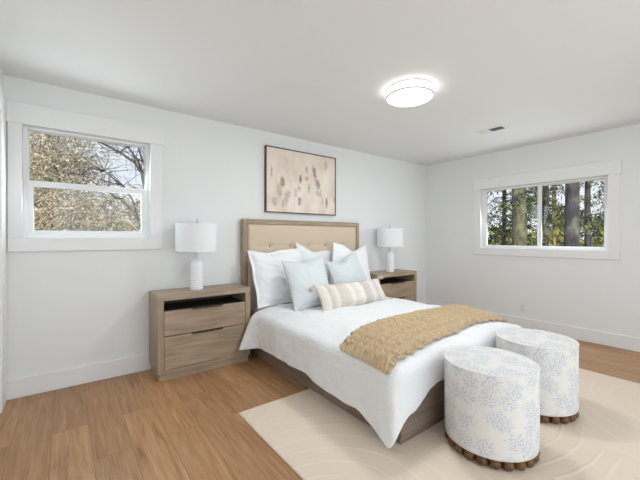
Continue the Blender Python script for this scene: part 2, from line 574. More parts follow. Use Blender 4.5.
def m_leaf(name, stops):
    t = NT(name)
    g = t.node('ShaderNodeNewGeometry')
    c = t.ramp(g.outputs['Random Per Island'], stops)
    t.base(c).rough(0.7, 0.2)
    t.b.inputs['Transmission Weight'].default_value = 0.0
    tl = t.node('ShaderNodeBsdfTranslucent'); t.l.new(c, tl.inputs[0])
    mx = t.node('ShaderNodeMixShader'); mx.inputs[0].default_value = 0.35
    t.l.new(t.b.outputs[0], mx.inputs[1]); t.l.new(tl.outputs[0], mx.inputs[2])
    t.l.new(mx.outputs[0], t.out.inputs['Surface'])
    return t.m
M['leaf_straw'] = m_leaf('straw_leaves', [(0.0, srgb(140, 124, 92)), (0.25, srgb(218, 206, 180)), (0.5, srgb(240, 234, 218)), (0.7, srgb(192, 186, 146)), (0.85, srgb(122, 128, 76)), (0.93, srgb(92, 80, 62)), (1.0, srgb(240, 232, 212))])
M['leaf_brown'] = m_leaf('brown_leaves', [(0.0, srgb(112, 94, 72)), (0.35, srgb(184, 166, 136)), (0.7, srgb(222, 208, 182)), (0.9, srgb(134, 130, 94)), (1.0, srgb(236, 226, 206))])
M['needle'] = m_leaf('fir_needles', [(0.0, srgb(26, 38, 24)), (0.45, srgb(56, 74, 38)), (0.8, srgb(104, 120, 58)), (1.0, srgb(176, 178, 98))])
M['needle_lit'] = m_leaf('yellow_green_leaves', [(0.0, srgb(112, 124, 52)), (0.5, srgb(172, 170, 80)), (0.8, srgb(206, 190, 104)), (1.0, srgb(222, 180, 84))])
M['ground'] = m_bark('leaf_litter_ground', srgb(150, 132, 98), srgb(92, 88, 56), 0.4)

# ------------------------------------------------------------------ room shell
XL, YF, H = -5.245, -5.2, 2.44
T = 0.14
W1X = (-5.140, -4.254); W1Z = (1.217, 2.090)       # window_1 opening (wall_back)
W2Y = (-2.400, -0.951); W2Z = (1.075, 1.928)       # window_2 opening (wall_right)
W3X = (-5.12, -1.45);  W3Z = (0.25, 2.3)           # added opening for the fill light behind the camera (wall_front)
D1Y = (-1.12, -0.235); D1Z = (0.0, 2.10)            # door_1 opening (wall_left)

struct(MB().box(XL - T, T, YF - T, T, -0.10, 0).build('floor', M['floor']))
struct(MB().box(XL - T, T, YF - T, T, H, H + 0.12).build('ceiling', M['ceil']))
def wall_with_hole(name, axis, p0, p1, a0, a1, h0, h1, b0, b1):
    m = MB()
    def bx(u0, u1, z0, z1):
        if u1 - u0 < 1e-4 or z1 - z0 < 1e-4:
            return
        if axis == 'x':
            m.box(u0, u1, p0, p1, z0, z1)
        else:
            m.box(p0, p1, u0, u1, z0, z1)
    bx(a0, h0, 0, H); bx(h1, a1, 0, H); bx(h0, h1, 0, b0); bx(h0, h1, b1, H)
    return struct(m.build(name, M['wall']))
wall_with_hole('wall_back', 'x', 0, T, XL - T, T, W1X[0], W1X[1], W1Z[0], W1Z[1])
wall_with_hole('wall_right', 'y', 0, T, YF, 0, W2Y[0], W2Y[1], W2Z[0], W2Z[1])
wall_with_hole('wall_front', 'x', YF - T, YF, XL - T, T, W3X[0], W3X[1], W3Z[0], W3Z[1])
wall_with_hole('wall_left', 'y', XL - T, XL, YF, 0, D1Y[0], D1Y[1], D1Z[0], D1Z[1])

BH, BT = 0.148, 0.016
struct(MB().box(XL, 0, -BT, 0, 0, BH).build('baseboard_back', M['trim'], bevel=0.004))
struct(MB().box(-BT, 0, YF, -BT, 0, BH).build('baseboard_right', M['trim'], bevel=0.004))
struct(MB().box(XL, XL + BT, YF, D1Y[0] - 0.10, 0, BH).build('baseboard_left', M['trim'], bevel=0.004))
struct(MB().box(XL + BT, -BT, YF, YF + BT, 0, BH).build('baseboard_front', M['trim'], bevel=0.004))

# --- window_1, single hung, in the bed wall
w1 = thing('window_1', 'white single-hung window above the bare wall left of the bed', 'window', (-4.697, 0, W1Z[0]), kind='structure')
m = MB()
m.box(-5.222, -5.140, -0.020, 0, W1Z[0], W1Z[1])
m.box(-4.254, -4.152, -0.020, 0, W1Z[0], W1Z[1])
m.box(-5.222, -4.152, -0.020, 0, 1.113, W1Z[0])
m.box(-5.228, -4.130, -0.026, 0, W1Z[1], 2.247)
m.build('casing', M['trim'], w1, bevel=0.003)
m = MB(); m.ring_xz(W1X[0], W1X[1], W1Z[0], W1Z[1], 0.028, 0.035, 0.115, tb=0.035, tt=0.022)
m.build('frame', M['vinyl'], w1, bevel=0.003)
m = MB(); m.ring_xz(W1X[0] + 0.024, W1X[1] - 0.024, 1.625, W1Z[1] - 0.018, 0.012, 0.075, 0.105, tb=0.045, tt=0.008)
up = m.build('upper_sash', M['vinyl'], w1, bevel=0.003)
MB().box(W1X[0] + 0.036, W1X[1] - 0.036, 0.086, 0.090, 1.66, 2.066).build('pane', M['glass'], up)
m = MB(); m.ring_xz(W1X[0] + 0.024, W1X[1] - 0.024, W1Z[0] + 0.030, 1.672, 0.040, 0.043, 0.073, tb=0.030, tt=0.050)
lo = m.build('lower_sash', M['vinyl'], w1, bevel=0.003)
MB().box(W1X[0] + 0.055, W1X[1] - 0.055, 0.056, 0.060, 1.270, 1.63).build('pane', M['glass'], lo)
MB().box(-4.73, -4.67, 0.036, 0.058, 1.672, 1.684).build('sash_lock', M['vinyl'], w1, bevel=0.002)

# --- window_2, two-panel slider, in the right wall
w2 = thing('window_2', 'white sliding window with two panes in the right wall', 'window', (0, -1.675, W2Z[0]), kind='structure')
m = MB()
m.box(-0.020, 0, -0.951, -0.858, W2Z[0], W2Z[1])
m.box(-0.020, 0, -2.502, -2.400, W2Z[0], W2Z[1])
m.box(-0.020, 0, -2.502, -0.858, 0.972, W2Z[0])
m.box(-0.026, 0, -2.518, -0.848, W2Z[1], 2.085)
m.build('casing', M['trim'], w2, bevel=0.003)
m = MB(); m.ring_yz(W2Y[0], W2Y[1], W2Z[0], W2Z[1], 0.032, 0.035, 0.115, tb=0.026, tt=0.020)
m.build('frame', M['vinyl'], w2, bevel=0.003)
m = MB(); m.ring_yz(-1.720, W2Y[1] - 0.026, W2Z[0] + 0.018, W2Z[1] - 0.014, 0.036, 0.043, 0.073, tb=0.018, tt=0.018)
sl = m.build('sliding_sash', M['vinyl'], w2, bevel=0.003)
MB().box(0.056, 0.060, -1.700, W2Y[1] - 0.05, W2Z[0] + 0.03, W2Z[1] - 0.025).build('pane', M['glass'], sl)
m = MB(); m.ring_yz(W2Y[0] + 0.024, -1.660, W2Z[0] + 0.018, W2Z[1] - 0.014, 0.028, 0.078, 0.105, tb=0.018, tt=0.018)
fx = m.build('fixed_sash', M['vinyl'], w2, bevel=0.003)
MB().box(0.089, 0.093, W2Y[0] + 0.04, -1.68, W2Z[0] + 0.03, W2Z[1] - 0.025).build('pane', M['glass'], fx)
MB().box(0.030, 0.043, -1.712, -1.696, 1.49, 1.56).build('latch', M['vinyl'], w2, bevel=0.002)

# --- opening added behind the camera for the fill light: three-part window
w3 = thing('fill_window', 'wide unseen window added behind the camera for the fill light', 'window', (-3.3, YF, W3Z[0]), kind='structure')
m = MB(); m.ring_xz(W3X[0], W3X[1], W3Z[0], W3Z[1], 0.04, YF - 0.1, YF - 0.03)
m.box(-3.93, -3.87, YF - 0.1, YF - 0.03, W3Z[0], W3Z[1]); m.box(-2.70, -2.64, YF - 0.1, YF - 0.03, W3Z[0], W3Z[1])
m.build('frame', M['vinyl'], w3)
MB().box(W3X[0] + 0.02, W3X[1] - 0.02, YF - 0.067, YF - 0.063, W3Z[0] + 0.02, W3Z[1] - 0.02).build('pane', M['glass'], w3)

# --- door_1 in the left wall with its casing, seen edge-on at the picture's left border
d1 = thing('door_1', 'white door with flat casing in the left wall corner', 'door', (XL, -0.68, 0), kind='structure')
m = MB()
m.box(XL, XL + 0.018, D1Y[1], -0.026, 0, 2.10)
m.box(XL, XL + 0.018, D1Y[0] - 0.10, D1Y[0], 0, 2.10)
m.box(XL, XL + 0.018, D1Y[0] - 0.12, -0.026, 2.10, 2.255)
m.build('casing', M['trim'], d1, bevel=0.003)
m = MB()
m.box(XL - 0.075, XL - 0.035, D1Y[0] + 0.005, D1Y[1] - 0.005, 0.008, 2.095)
sl = m.build('slab', M['trim'], d1, bevel=0.003)
m = MB()
m.sphere((XL + 0.012, D1Y[0] + 0.075, 0.95), 0.028); m.tube([(XL - 0.035, D1Y[0] + 0.075, 0.95), (XL + 0.0, D1Y[0] + 0.075, 0.95)], 0.011)
m.build('door_knob', M['chrome'], sl, smooth=True)

# ------------------------------------------------------------------ ceiling light, vent, outlet
LX, LY = -2.628, -1.690
cl = thing('ceiling_light', 'round flush-mount ceiling light glowing white with thin metal rings', 'ceiling light', (LX, LY, H))
MB().lathe([(0.150, 0), (0.182, -0.003), (0.184, -0.008), (0.180, -0.012), (0.15, -0.013)], (LX, LY, H), 64).build('ceiling_ring', M['plastic'], cl, smooth=True, flat_angle=40)
MB().lathe([(0.176, -0.012), (0.184, -0.016), (0.184, -0.056), (0.176, -0.058)], (LX, LY, H), 64).build('side_band', M['diffband'], cl, smooth=True, flat_angle=40)
MB().lathe([(0.180, -0.058), (0.190, -0.059), (0.193, -0.065), (0.1915, -0.071), (0.186, -0.073)], (LX, LY, H), 64).build('rim', M['rimgrey'], cl, smooth=True, flat_angle=40)
MB().lathe([(0.186, -0.060), (0.187, -0.0725), (0.150, -0.076), (0.09, -0.078), (0.001, -0.079)], (LX, LY, H), 64).build('diffuser', M['diffuser'], cl, smooth=True, flat_angle=60)

vt = thing('ceiling_vent', 'small white rectangular air vent in the ceiling near the right wall', 'vent', (-1.052, -1.60, H))
m = MB()
m.box(-1.125, -0.980, -1.745, -1.455, H - 0.005, H)
fr = m.build('vent_plate', M['plastic'], vt, bevel=0.002)
MB().box(-1.104, -1.001, -1.730, -1.595, H - 0.007, H - 0.004).build('vent_opening', M['black'], vt)
for k in range(7):
    xx = -1.098 + k * 0.014
    MB().box(xx, xx + 0.009, -1.590, -1.470, H - 0.009, H - 0.0045).build('louvre', M['plastic'], vt)

ot = thing('wall_outlet', 'white electrical outlet low on the right wall', 'outlet', (0, -1.519, 0.277))
MB().box(-0.006, 0, -1.554, -1.484, 0.220, 0.334).build('cover_plate', M['plastic'], ot, bevel=0.002)
for zz in (0.257, 0.297):
    so = MB().box(-0.008, -0.005, -1.536, -1.502, zz - 0.014, zz + 0.014).build('socket', M['plastic'], ot, bevel=0.001)
    MB().box(-0.0085, -0.0075, -1.528, -1.525, zz - 0.005, zz + 0.006).box(-0.0085, -0.0075, -1.513, -1.510, zz - 0.005, zz + 0.006).build('slot', M['black'], so)

# ------------------------------------------------------------------ rug
m = MB()
x0, x1, y0, y1 = -3.925, -1.085, -4.60, -1.24
nx, ny = 80, 90
def rug_z(x, y):
    e = min(x - x0, x1 - x, y - y0, y1 - y)
    return 0.0125 * min(1, (max(e, 0) / 0.012 + 0.25))
vs, fs = [], []
xs = [x0, x0 + 0.004, x0 + 0.012] + [x0 + 0.03 + (x1 - x0 - 0.06) * i / nx for i in range(nx + 1)] + [x1 - 0.012, x1 - 0.004, x1]
ys = [y0, y0 + 0.004, y0 + 0.012] + [y0 + 0.03 + (y1 - y0 - 0.06) * i / ny for i in range(ny + 1)] + [y1 - 0.012, y1 - 0.004, y1]
for y in ys:
    for x in xs:
        wav = 0.004 * noise.noise((x * 0.9, y * 3.0, 0)) if (x - x0 < 0.2 or x1 - x < 0.2) else 0
        vs.append((x + wav, y, rug_z(x, y)))
nX = len(xs)
for j in range(len(ys) - 1):
    for i in range(nX - 1):
        fs.append((j * nX + i, j * nX + i + 1, (j + 1) * nX + i + 1, (j + 1) * nX + i))
rug = m.add(vs, fs).build('area_rug', M['rug'], None, smooth=True)
sm = rug.modifiers.new('thickness', 'SOLIDIFY'); sm.thickness = 0.003; sm.offset = -1
tag(rug, 'cream area rug with carved curving lines on the wood floor', 'rug')
RZ = 0.0125

# ------------------------------------------------------------------ bed
BX0, BX1 = -3.335, -1.715
bed = thing('bed', 'oak bed frame with tufted beige upholstered headboard', 'bed', (-2.525, -1.1, 0))
HX0, HX1, HY0, HY1, HZ = -3.365, -1.655, -0.092, -0.022, 1.424
HF = 0.052
for xa in (HX0, HX1 - HF):
    MB().box(xa, xa + HF, HY0, HY1, 0, HZ).build('headboard_stile', M['wood_z'], bed, bevel=0.004)
MB().box(HX0 + HF, HX1 - HF, HY0, HY1, HZ - HF, HZ).build('headboard_rail', M['wood_x'], bed, bevel=0.004)
MB().box(HX0 + HF, HX1 - HF, HY0, HY1, 0.18, 0.30).build('headboard_rail', M['wood_x'], bed, bevel=0.004)
# tufted panel
px0, px1, pz0, pz1 = HX0 + HF, HX1 - HF, 0.30, HZ - HF
btn_x = [-3.043, -2.771, -2.510, -2.248, -1.985]
btn_z = 1.127
vs, fs = [], []
NX, NZ = 120, 80
for j in range(NZ + 1):
    z = pz0 + (pz1 - pz0) * j / NZ
    for i in range(NX + 1):
        x = px0 + (px1 - px0) * i / NX
        e = min(x - px0, px1 - x, z - pz0, pz1 - z)
        y = HY0 + 0.014 - 0.022 * (1 - math.exp(-e / 0.02))
        for bx_ in btn_x:
            r2 = (x - bx_) ** 2 + (z - btn_z) ** 2
            y += 0.022 * math.exp(-math.sqrt(r2) / 0.040)
        # soft pleat along the button row
        y += 0.008 * math.exp(-((z - btn_z) / 0.02) ** 2) if px0 + 0.1 < x < px1 - 0.1 else 0
        vs.append((x, y, z))
for j in range(NZ):
    for i in range(NX):
        a = j * (NX + 1) + i
        fs.append((a, a + 1, a + NX + 2, a + NX + 1))
up = MB().add(vs, fs).build('upholstered_panel', M['linen'], bed, smooth=True)
sm = up.modifiers.new('thickness', 'SOLIDIFY'); sm.thickness = 0.03; sm.offset = -1
up.data.flip_normals() if up.data.polygons[0].normal.y > 0 else None
for bx_ in btn_x:
    mm = MB()
    prof = [(0.001, 0.009), (0.007, 0.008), (0.012, 0.004), (0.013, -0.001)]
    vv, ff = [], []
    for (r_, d_) in prof:
        for k in range(16):
            a = 2 * PI * k / 16
            vv.append((bx_ + r_ * math.cos(a), HY0 + 0.008 - d_, btn_z + r_ * math.sin(a)))
    for i in range(3):
        for k in range(16):
            k2 = (k + 1) % 16
            ff.append((i * 16 + k, i * 16 + k2, (i + 1) * 16 + k2, (i + 1) * 16 + k))
    mm.add(vv, ff).build('tuft_button', M['button'], up, smooth=True)
RT = 0.36
for xx in (BX0, BX1 - 0.04):
    MB().box(xx, xx + 0.04, -2.135, HY0 - 0.002, 0.055, RT).build('side_rail', M['wood_y'], bed, bevel=0.004)
MB().box(BX0, BX1, -2.175, -2.135, 0.055, RT).build('footboard', M['rail_x'], bed, bevel=0.004)
m = MB()
m.box(BX0 + 0.012, BX0 + 0.04, -2.160, HY0 - 0.004, RZ + 0.001, 0.055); m.box(BX1 - 0.04, BX1 - 0.012, -2.160, HY0 - 0.004, RZ + 0.001, 0.055)
m.box(BX0 + 0.04, BX1 - 0.04, -2.160, -2.135, RZ + 0.001, 0.055)
m.box(BX0 + 0.012, BX0 + 0.04, -1.20, HY0 - 0.004, 0.0, RZ + 0.001); m.box(BX1 - 0.04, BX1 - 0.012, -1.20, HY0 - 0.004, 0.0, RZ + 0.001)
m.build('plinth', M['rail_x'], bed, bevel=0.002)
MB().box(BX0 + 0.042, BX1 - 0.042, -2.133, HY0 - 0.004, 0.19, 0.215).build('slat_deck', M['rail_x'], bed)

mat_o = MB().box(BX0 + 0.046, BX1 - 0.046, -2.110, -0.118, 0.217, 0.468).build('mattress', M['mattress'], None, smooth=True, bevel=0.05, seg=5)
tag(mat_o, 'white mattress lying inside the oak bed frame beneath the duvet', 'mattress')

# ------------------------------------------------------------------ duvet
EX0, EX1, EY = -3.345, -1.740, -2.130          # edges where the cloth turns down
TOPZ = 0.510
def sst(a, b, x):
    t = max(0.0, min(1.0, (x - a) / (b - a)))
    return t * t * (3 - 2 * t)
def duvet_over_left(y):
    return 0.360 + 0.040 * sst(-1.3, -1.9, y) + 0.107 * sst(-1.82, -2.19, y) + 0.006 * math.sin(y * 7.0) + 0.005 * math.sin(y * 17 + 1) + 0.03 * sst(-0.62, -0.43, y)
def duvet_over_foot(x):
    return 0.225 + 0.11 * sst(-3.0, -3.34, x) + 0.05 * sst(-3.30, -3.37, x) + 0.006 * math.sin(x * 9)
def duvet_pt(a, b):
    """a: across (beyond EX0 / EX1 is overhang), b: along (0 at head, grows to the foot)"""
    y = b
    x = a
    dl = max(0.0, EX0 - a); dr = max(0.0, a - EX1); df = max(0.0, EY - b)
    cx = min(max(a, EX0), EX1); cy = max(b, EY)
    dx = -dl if dl > 0 else dr
    dy = -df
    r = math.hypot(dx, dy)
    # wrinkles and puff of the top
    wob = 0.014 * noise.noise((cx * 2.1, cy * 2.3, 3.1)) + 0.013 * noise.noise((cx * 4.4 + cy * 2.0, cy * 4.0, 8.7)) + 0.006 * noise.noise((cx * 11, cy * 8, 1.7))
    puff = 0.018 * sst(0, 0.25, cx - EX0) * sst(0, 0.25, EX1 - cx) * sst(0, 0.3, cy - EY)
    z = TOPZ + wob + puff
    if r < 1e-6:
        edge = min(cx - EX0, EX1 - cx, cy - EY)
        z -= 0.020 * math.exp(-edge / 0.07) + 0.035 * math.exp(-((cx - EX1) ** 2 + (cy - EY) ** 2) / 0.05)
        return (cx, cy, z)
    ux, uy = dx / r, dy / r
    z -= 0.020 + 0.035 * math.exp(-((cx - EX1) ** 2 + (cy - EY) ** 2) / 0.05)
    R0 = 0.075
    if r < R0 * PI / 2:
        h = R0 * math.sin(r / R0); v = R0 * (1 - math.cos(r / R0))
    else:
        h = R0; v = R0 + (r - R0 * PI / 2)
    along = cy if abs(ux) > abs(uy) else cx
    fold = 0.009 * math.sin(along * 11 + 1.3 * noise.noise((along * 3, 0, 0))) + 0.012 * noise.noise((along * 6, v * 4, 5)) + 0.006 * noise.noise((along * 13, v * 9, 2))
    h += fold * min(1, v / 0.2)
    corner = 4 * (ux * ux) * (uy * uy)
    h += 0.02 * corner * min(1, v / 0.3)
    px = cx + ux * h; py = cy + uy * h
    # the head end of the side drop stands off the bed
    if dl > 0:
        k = math.exp(-((cy + 0.43) / 0.075) ** 2) * min(1.15, v / 0.30)
        px -= 0.125 * k
        py += 0.0
    return (px, py, z - v)
NX_, NY_, NC, NS = 84, 96, 9, 26
xs_ = [EX0 + (EX1 - EX0) * i / NX_ for i in range(NX_ + 1)]
ys_ = [-0.43 + (EY + 0.43) * j / NY_ for j in range(NY_ + 1)]
vs, fs = [], []
for y in ys_:
    for x in xs_:
        vs.append(duvet_pt(x, y))
for j in range(NY_):
    for i in range(NX_):
        a = j * (NX_ + 1) + i
        fs.append((a, a + NX_ + 1, a + NX_ + 2, a + 1))
# the hanging sides, walked along the edge: left side, rounded corner, foot, rounded corner, right side
walk = [(EX0, y, -1.0, 0.0, duvet_over_left(y)) for y in ys_]
DL, DF = duvet_over_left(EY), duvet_over_foot(EX0)
for k in range(1, NC):
    f = k / NC
    a = f * PI / 2
    walk.append((EX0, EY, -math.cos(a), -math.sin(a), DL + (DF - DL) * sst(0.1, 1.0, f) + 0.022 * math.sin(PI * min(1, f * 1.6)) ))
walk += [(x, EY, 0.0, -1.0, duvet_over_foot(x)) for x in xs_]
DR = 0.26
for k in range(1, NC):
    f = k / NC
    a = f * PI / 2
    walk.append((EX1, EY, math.sin(a), -math.cos(a), duvet_over_foot(EX1) * (1 - f) + DR * f))
walk += [(EX1, y, 1.0, 0.0, DR) for y in reversed(ys_)]
off = len(vs)
for (bx_, by_, nx_, ny_, D) in walk:
    for k in range(NS + 1):
        q = D * k / NS
        vs.append(duvet_pt(bx_ + nx_ * q, by_ + ny_ * q))
for w_ in range(len(walk) - 1):
    for k in range(NS):
        a = off + w_ * (NS + 1) + k
        fs.append((a, a + 1, a + NS + 2, a + NS + 1))
duv = MB().add(vs, fs).build('duvet', M['duvet'], None, smooth=True)
_bm = bmesh.new(); _bm.from_mesh(duv.data)
bmesh.ops.remove_doubles(_bm, verts=_bm.verts, dist=0.0004)
bmesh.ops.recalc_face_normals(_bm, faces=_bm.faces)
_bm.to_mesh(duv.data); _bm.free()
if max(duv.data.polygons, key=lambda f: f.center.z).normal.z < 0:
    duv.data.flip_normals()
sm = duv.modifiers.new('thickness', 'SOLIDIFY'); sm.thickness = 0.018; sm.offset = -0.6
sd = duv.modifiers.new('soft', 'SUBSURF'); sd.levels = 1; sd.render_levels = 1
tag(duv, 'rumpled white duvet spread over the bed and hanging down its sides', 'duvet')

# ------------------------------------------------------------------ pillows
def pillow_mesh(TL, TR, BR, BL, th, pull=0.06, dip=0.0, dipu=0.0, seed=0, n=44, flange=0.0, sag=0.0, rumple=1.0):
    """four corner points (seen from the foot of the bed); returns MB of a closed cushion with UVs"""
    TL, TR, BR, BL = map(Vector, (TL, TR, BR, BL))
    nrm = (TR - BL).cross(TL - BR).normalized()
    if nrm.y > 0:
        nrm = -nrm
    hgt = ((TL + TR) * 0.5 - (BL + BR) * 0.5)
    m = MB()
    def pt(u, v, side):
        # u,v in -1..1 ; edges bow in between the corners
        uu = u * (1 - pull * (1 - v * v)); vv = v * (1 - pull * (1 - u * u))
        s, t = (uu + 1) / 2, (vv + 1) / 2
        p = BL * (1 - s) * (1 - t) + BR * s * (1 - t) + TL * (1 - s) * t + TR * s * t
        d = dip * math.exp(-((u - dipu) / 0.42) ** 2) * max(0, (v + 0.25) / 1.25) ** 1.5
        p = p - hgt * d
        fu, fv = 1 - abs(u), 1 - abs(v)
        eu, ev = max(0, fu - flange) / (1 - flange), max(0, fv - flange) / (1 - flange)
        prof = (1 - (1 - eu) ** 2.6) * (1 - (1 - ev) ** 2.6)
        prof = prof ** 0.62
        k = th * 0.5 * prof
        w = rumple * 0.012 * noise.noise((u * 2.2 + seed, v * 2.2, seed * 1.7)) + rumple * 0.008 * noise.noise((u * 5 + v * 3 + seed, v * 5, 2.0 * seed))
        ck = 0.05 * dip * math.exp(-((u - dipu) / 0.18) ** 2) * max(0, v)
        k += (w - ck) * prof
        if flange and prof <= 0:
            k = 0.003
        bend = -sag * (1 - u * u) if sag else 0.0
        rip = (0.008 * math.sin(9 * u + seed) * math.sin(7 * v + seed * 2)) if flange and (eu == 0 or ev == 0) else 0
        return p + nrm * (k * side + bend + rip)
    vs, fs, uv = [], [], []
    for side in (1, -1):
        off = len(vs)
        for j in range(n + 1):
            # denser samples near edges
            v = math.sin((j / n - 0.5) * PI)
            v = 0.6 * v + 0.4 * (2 * j / n - 1)
            for i in range(n + 1):
                u = math.sin((i / n - 0.5) * PI)
                u = 0.6 * u + 0.4 * (2 * i / n - 1)
                vs.append(pt(u, v, side)); uv.append(((u + 1) / 2, (v + 1) / 2))
        for j in range(n):
            for i in range(n):
                a = off + j * (n + 1) + i
                q = (a, a + 1, a + n + 2, a + n + 1)
                fs.append(q if side > 0 else q[::-1])
    m.add(vs, fs, uv)
    return m
def weld(o, d=0.0005):
    bm = bmesh.new(); bm.from_mesh(o.data)
    bmesh.ops.remove_doubles(bm, verts=bm.verts, dist=d)
    bmesh.ops.recalc_face_normals(bm, faces=bm.faces)
    bm.to_mesh(o.data); bm.free()
    return o

PG = 'white bed pillows against the headboard'
pA = weld(pillow_mesh((-3.372, -0.205, 1.092), (-2.735, -0.225, 1.098), (-2.700, -0.405, 0.530), (-3.350, -0.405, 0.512), 0.17, 0.035, 0.055, -0.35, 1.0, flange=0.09, rumple=1.7).build('bed_pillow', M['sham'], None, smooth=True))
tag(pA, 'white flanged bed pillow at the left, nearest the left bedside table', 'pillow', PG)
pB = weld(pillow_mesh((-2.745, -0.150, 1.168), (-2.13, -0.140, 1.045), (-2.09, -0.205, 0.560), (-2.71, -0.215, 0.560), 0.10, 0.06, 0.10, -0.2, 2.0, rumple=1.5).build('bed_pillow', M['sham'], None, smooth=True))
tag(pB, 'white bed pillow peeking up in the middle behind both blue pillows', 'pillow', PG)
pC = weld(pillow_mesh((-2.262, -0.265, 1.160), (-1.648, -0.215, 1.118), (-1.675, -0.370, 0.545), (-2.45, -0.385, 0.545), 0.14, 0.05, 0.13, 0.15, 3.0, rumple=1.5).build('bed_pillow', M['sham'], None, smooth=True))
tag(pC, 'white bed pillow with pointed corners at the right end of the headboard', 'pillow', PG)
BG = 'pale blue throw pillows'
pD = weld(pillow_mesh((-3.156, -0.530, 0.985), (-2.635, -0.520, 1.010), (-2.640, -0.745, 0.520), (-3.140, -0.750, 0.512), 0.19, 0.05, 0.06, -0.1, 4.0).build('throw_pillow', M['blue'], None, smooth=True))
tag(pD, 'pale blue ribbed throw pillow on the left, behind the striped lumbar pillow end', 'pillow', BG)
pE = weld(pillow_mesh((-2.540, -0.470, 0.950), (-2.036, -0.425, 1.043), (-1.945, -0.630, 0.535), (-2.520, -0.650, 0.530), 0.16, 0.05, 0.11, -0.25, 5.0).build('throw_pillow', M['blue'], None, smooth=True))
tag(pE, 'pale blue ribbed throw pillow on the right with its corner pointing up', 'pillow', BG)
LT = [(-2.985, -0.850, 0.757), (-2.055, -0.810, 0.757), (-2.000, -0.900, 0.528), (-2.955, -0.960, 0.512)]
lum = weld(pillow_mesh(*LT, 0.15, 0.03, 0.03, 0.1, 6.0).build('lumbar_pillow', M['lumbar'], None, smooth=True))
tag(lum, 'long blush and cream striped lumbar pillow with corner tassels', 'pillow')
for (c, d) in ((LT[0], (-1, -0.2, -0.5)), (LT[1], (0.8, -0.1, 0.2)), (LT[2], (1, -0.3, -0.25)), (LT[3], (-0.9, -0.6, 0.05))):
    rnd = random.Random(int(abs(c[0] * 1000)))
    m = MB(); c = Vector(c); d = Vector(d).normalized()
    m.sphere(c + d * 0.008, 0.013, 10, 8)
    for k in range(22):
        q = (d + Vector((rnd.uniform(-.5, .5), rnd.uniform(-.5, .5), rnd.uniform(-.5, .5))) * 0.75).normalized()
        p1 = c + d * 0.012 + q * 0.028
        p2 = c + d * 0.012 + q * rnd.uniform(0.045, 0.062) + Vector((0, 0, -0.012))
        if p2.z < 0.530: p2.z = 0.530 + rnd.uniform(0, .006)
        if p1.z < 0.530: p1.z = 0.530 + rnd.uniform(0, .006)
        m.tube([c + d * 0.01, p1, p2], [0.0035, 0.0045, 0.003], 5)
    m.build('tassel', M['tassel'], lum, smooth=True)

# ------------------------------------------------------------------ knitted throw: chunky cables along its length
NL, NW = 420, 132
def throw_edge(s):
    """s 0..1 from the left end to the right end; returns back and front points in cloth coordinates (x across, y along)"""
    xb = [(-0.0, -3.430, -1.735), (0.12, -3.24, -1.665), (0.35, -2.83, -1.570), (0.62, -2.25, -1.560), (0.9, -1.82, -1.610), (1.0, -1.680, -1.680)]
    xf = [(-0.0, -3.465, -2.165), (0.06, -3.38, -2.170), (0.20, -3.14, -2.110), (0.38, -2.80, -2.065), (0.62, -2.32, -2.030), (0.9, -1.90, -2.060), (1.0, -1.730, -2.080)]
    def it(L):
        for (a, x0_, y0_), (b, x1_, y1_) in zip(L, L[1:]):
            if s <= b + 1e-9:
                t = (s - a) / (b - a)
                return (x0_ + (x1_ - x0_) * t, y0_ + (y1_ - y0_) * t)
        return L[-1][1:]
    return it(xb), it(xf)
def smooth_edge(s):
    pts = [throw_edge(min(1, max(0, s + d))) for d in (-0.05, -0.025, 0, 0.025, 0.05)]
    return tuple(tuple(sum(p[k][c] for p in pts) / 5 for c in (0, 1)) for k in (0, 1))
def cable(cw, cl):
    """height of the knit at width cw (m) and length cl (m)"""
    P = 0.098
    col = cw / P
    i = math.floor(col)
    t = (col - i) * 2 - 1
    ph = cl * 2 * PI / 0.165 + (i % 2) * PI
    h = 0.0
    for k in (0, 1):
        cxx = 0.42 * math.sin(ph + k * PI)
        hh = math.exp(-((t - cxx) / 0.36) ** 2) * (0.82 + 0.25 * math.cos(ph + k * PI))
        h = max(h, hh)
    h *= 0.92
    gap = math.exp(-((abs(t) - 1) / 0.10) ** 2)
    st = 0.10 * math.sin(cl * 2 * PI / 0.019 + 3 * t)
    return 0.036 * max(0, h + st * h - 0.25 * gap)
vs, fs = [], []
for i in range(NL + 1):
    s = i / NL
    (xb_, yb_), (xf_, yf_) = smooth_edge(s)
    for j in range(NW + 1):
        t = j / NW
        a = xb_ + (xf_ - xb_) * t; b = yb_ + (yf_ - yb_) * t
        edge_w = 0.010 * math.sin(s * 95) * (1 if t in (0.0, 1.0) else 0)
        b += edge_w
        w = math.hypot(xf_ - xb_, yf_ - yb_) * t
        if s < 0.04 or s > 0.97:
            hh = 0.010 + 0.006 * math.sin(w * 2 * PI / 0.03)
        elif t < 0.05 or t > 0.95:
            hh = 0.010 + 0.006 * math.sin(s * 2.0 * 2 * PI / 0.03)
        else:
            hh = cable(w, s * 1.95)
        b = max(b, EY - 0.12)
        p = Vector(duvet_pt(a, b))
        e = 0.004
        q1 = Vector(duvet_pt(a + e, b)); q2 = Vector(duvet_pt(a, b + e))
        n_ = (q1 - p).cross(q2 - p)
        n_ = n_.normalized() if n_.length > 1e-9 else Vector((0, 0, 1))
        if n_.z < -0.2: n_ = -n_
        vs.append(p + n_ * (0.016 + hh))
for i in range(NL):
    for j in range(NW):
        a = i * (NW + 1) + j
        fs.append((a, a + 1, a + NW + 2, a + NW + 1))
thr = MB().add(vs, fs).build('knit_throw', M['knit'], None, smooth=True)
if sum(f.normal.z for f in thr.data.polygons) < 0:
    thr.data.flip_normals()
sm = thr.modifiers.new('thickness', 'SOLIDIFY'); sm.thickness = 0.010; sm.offset = -1
tag(thr, 'chunky tan cable-knit throw blanket laid across the white duvet', 'throw blanket')

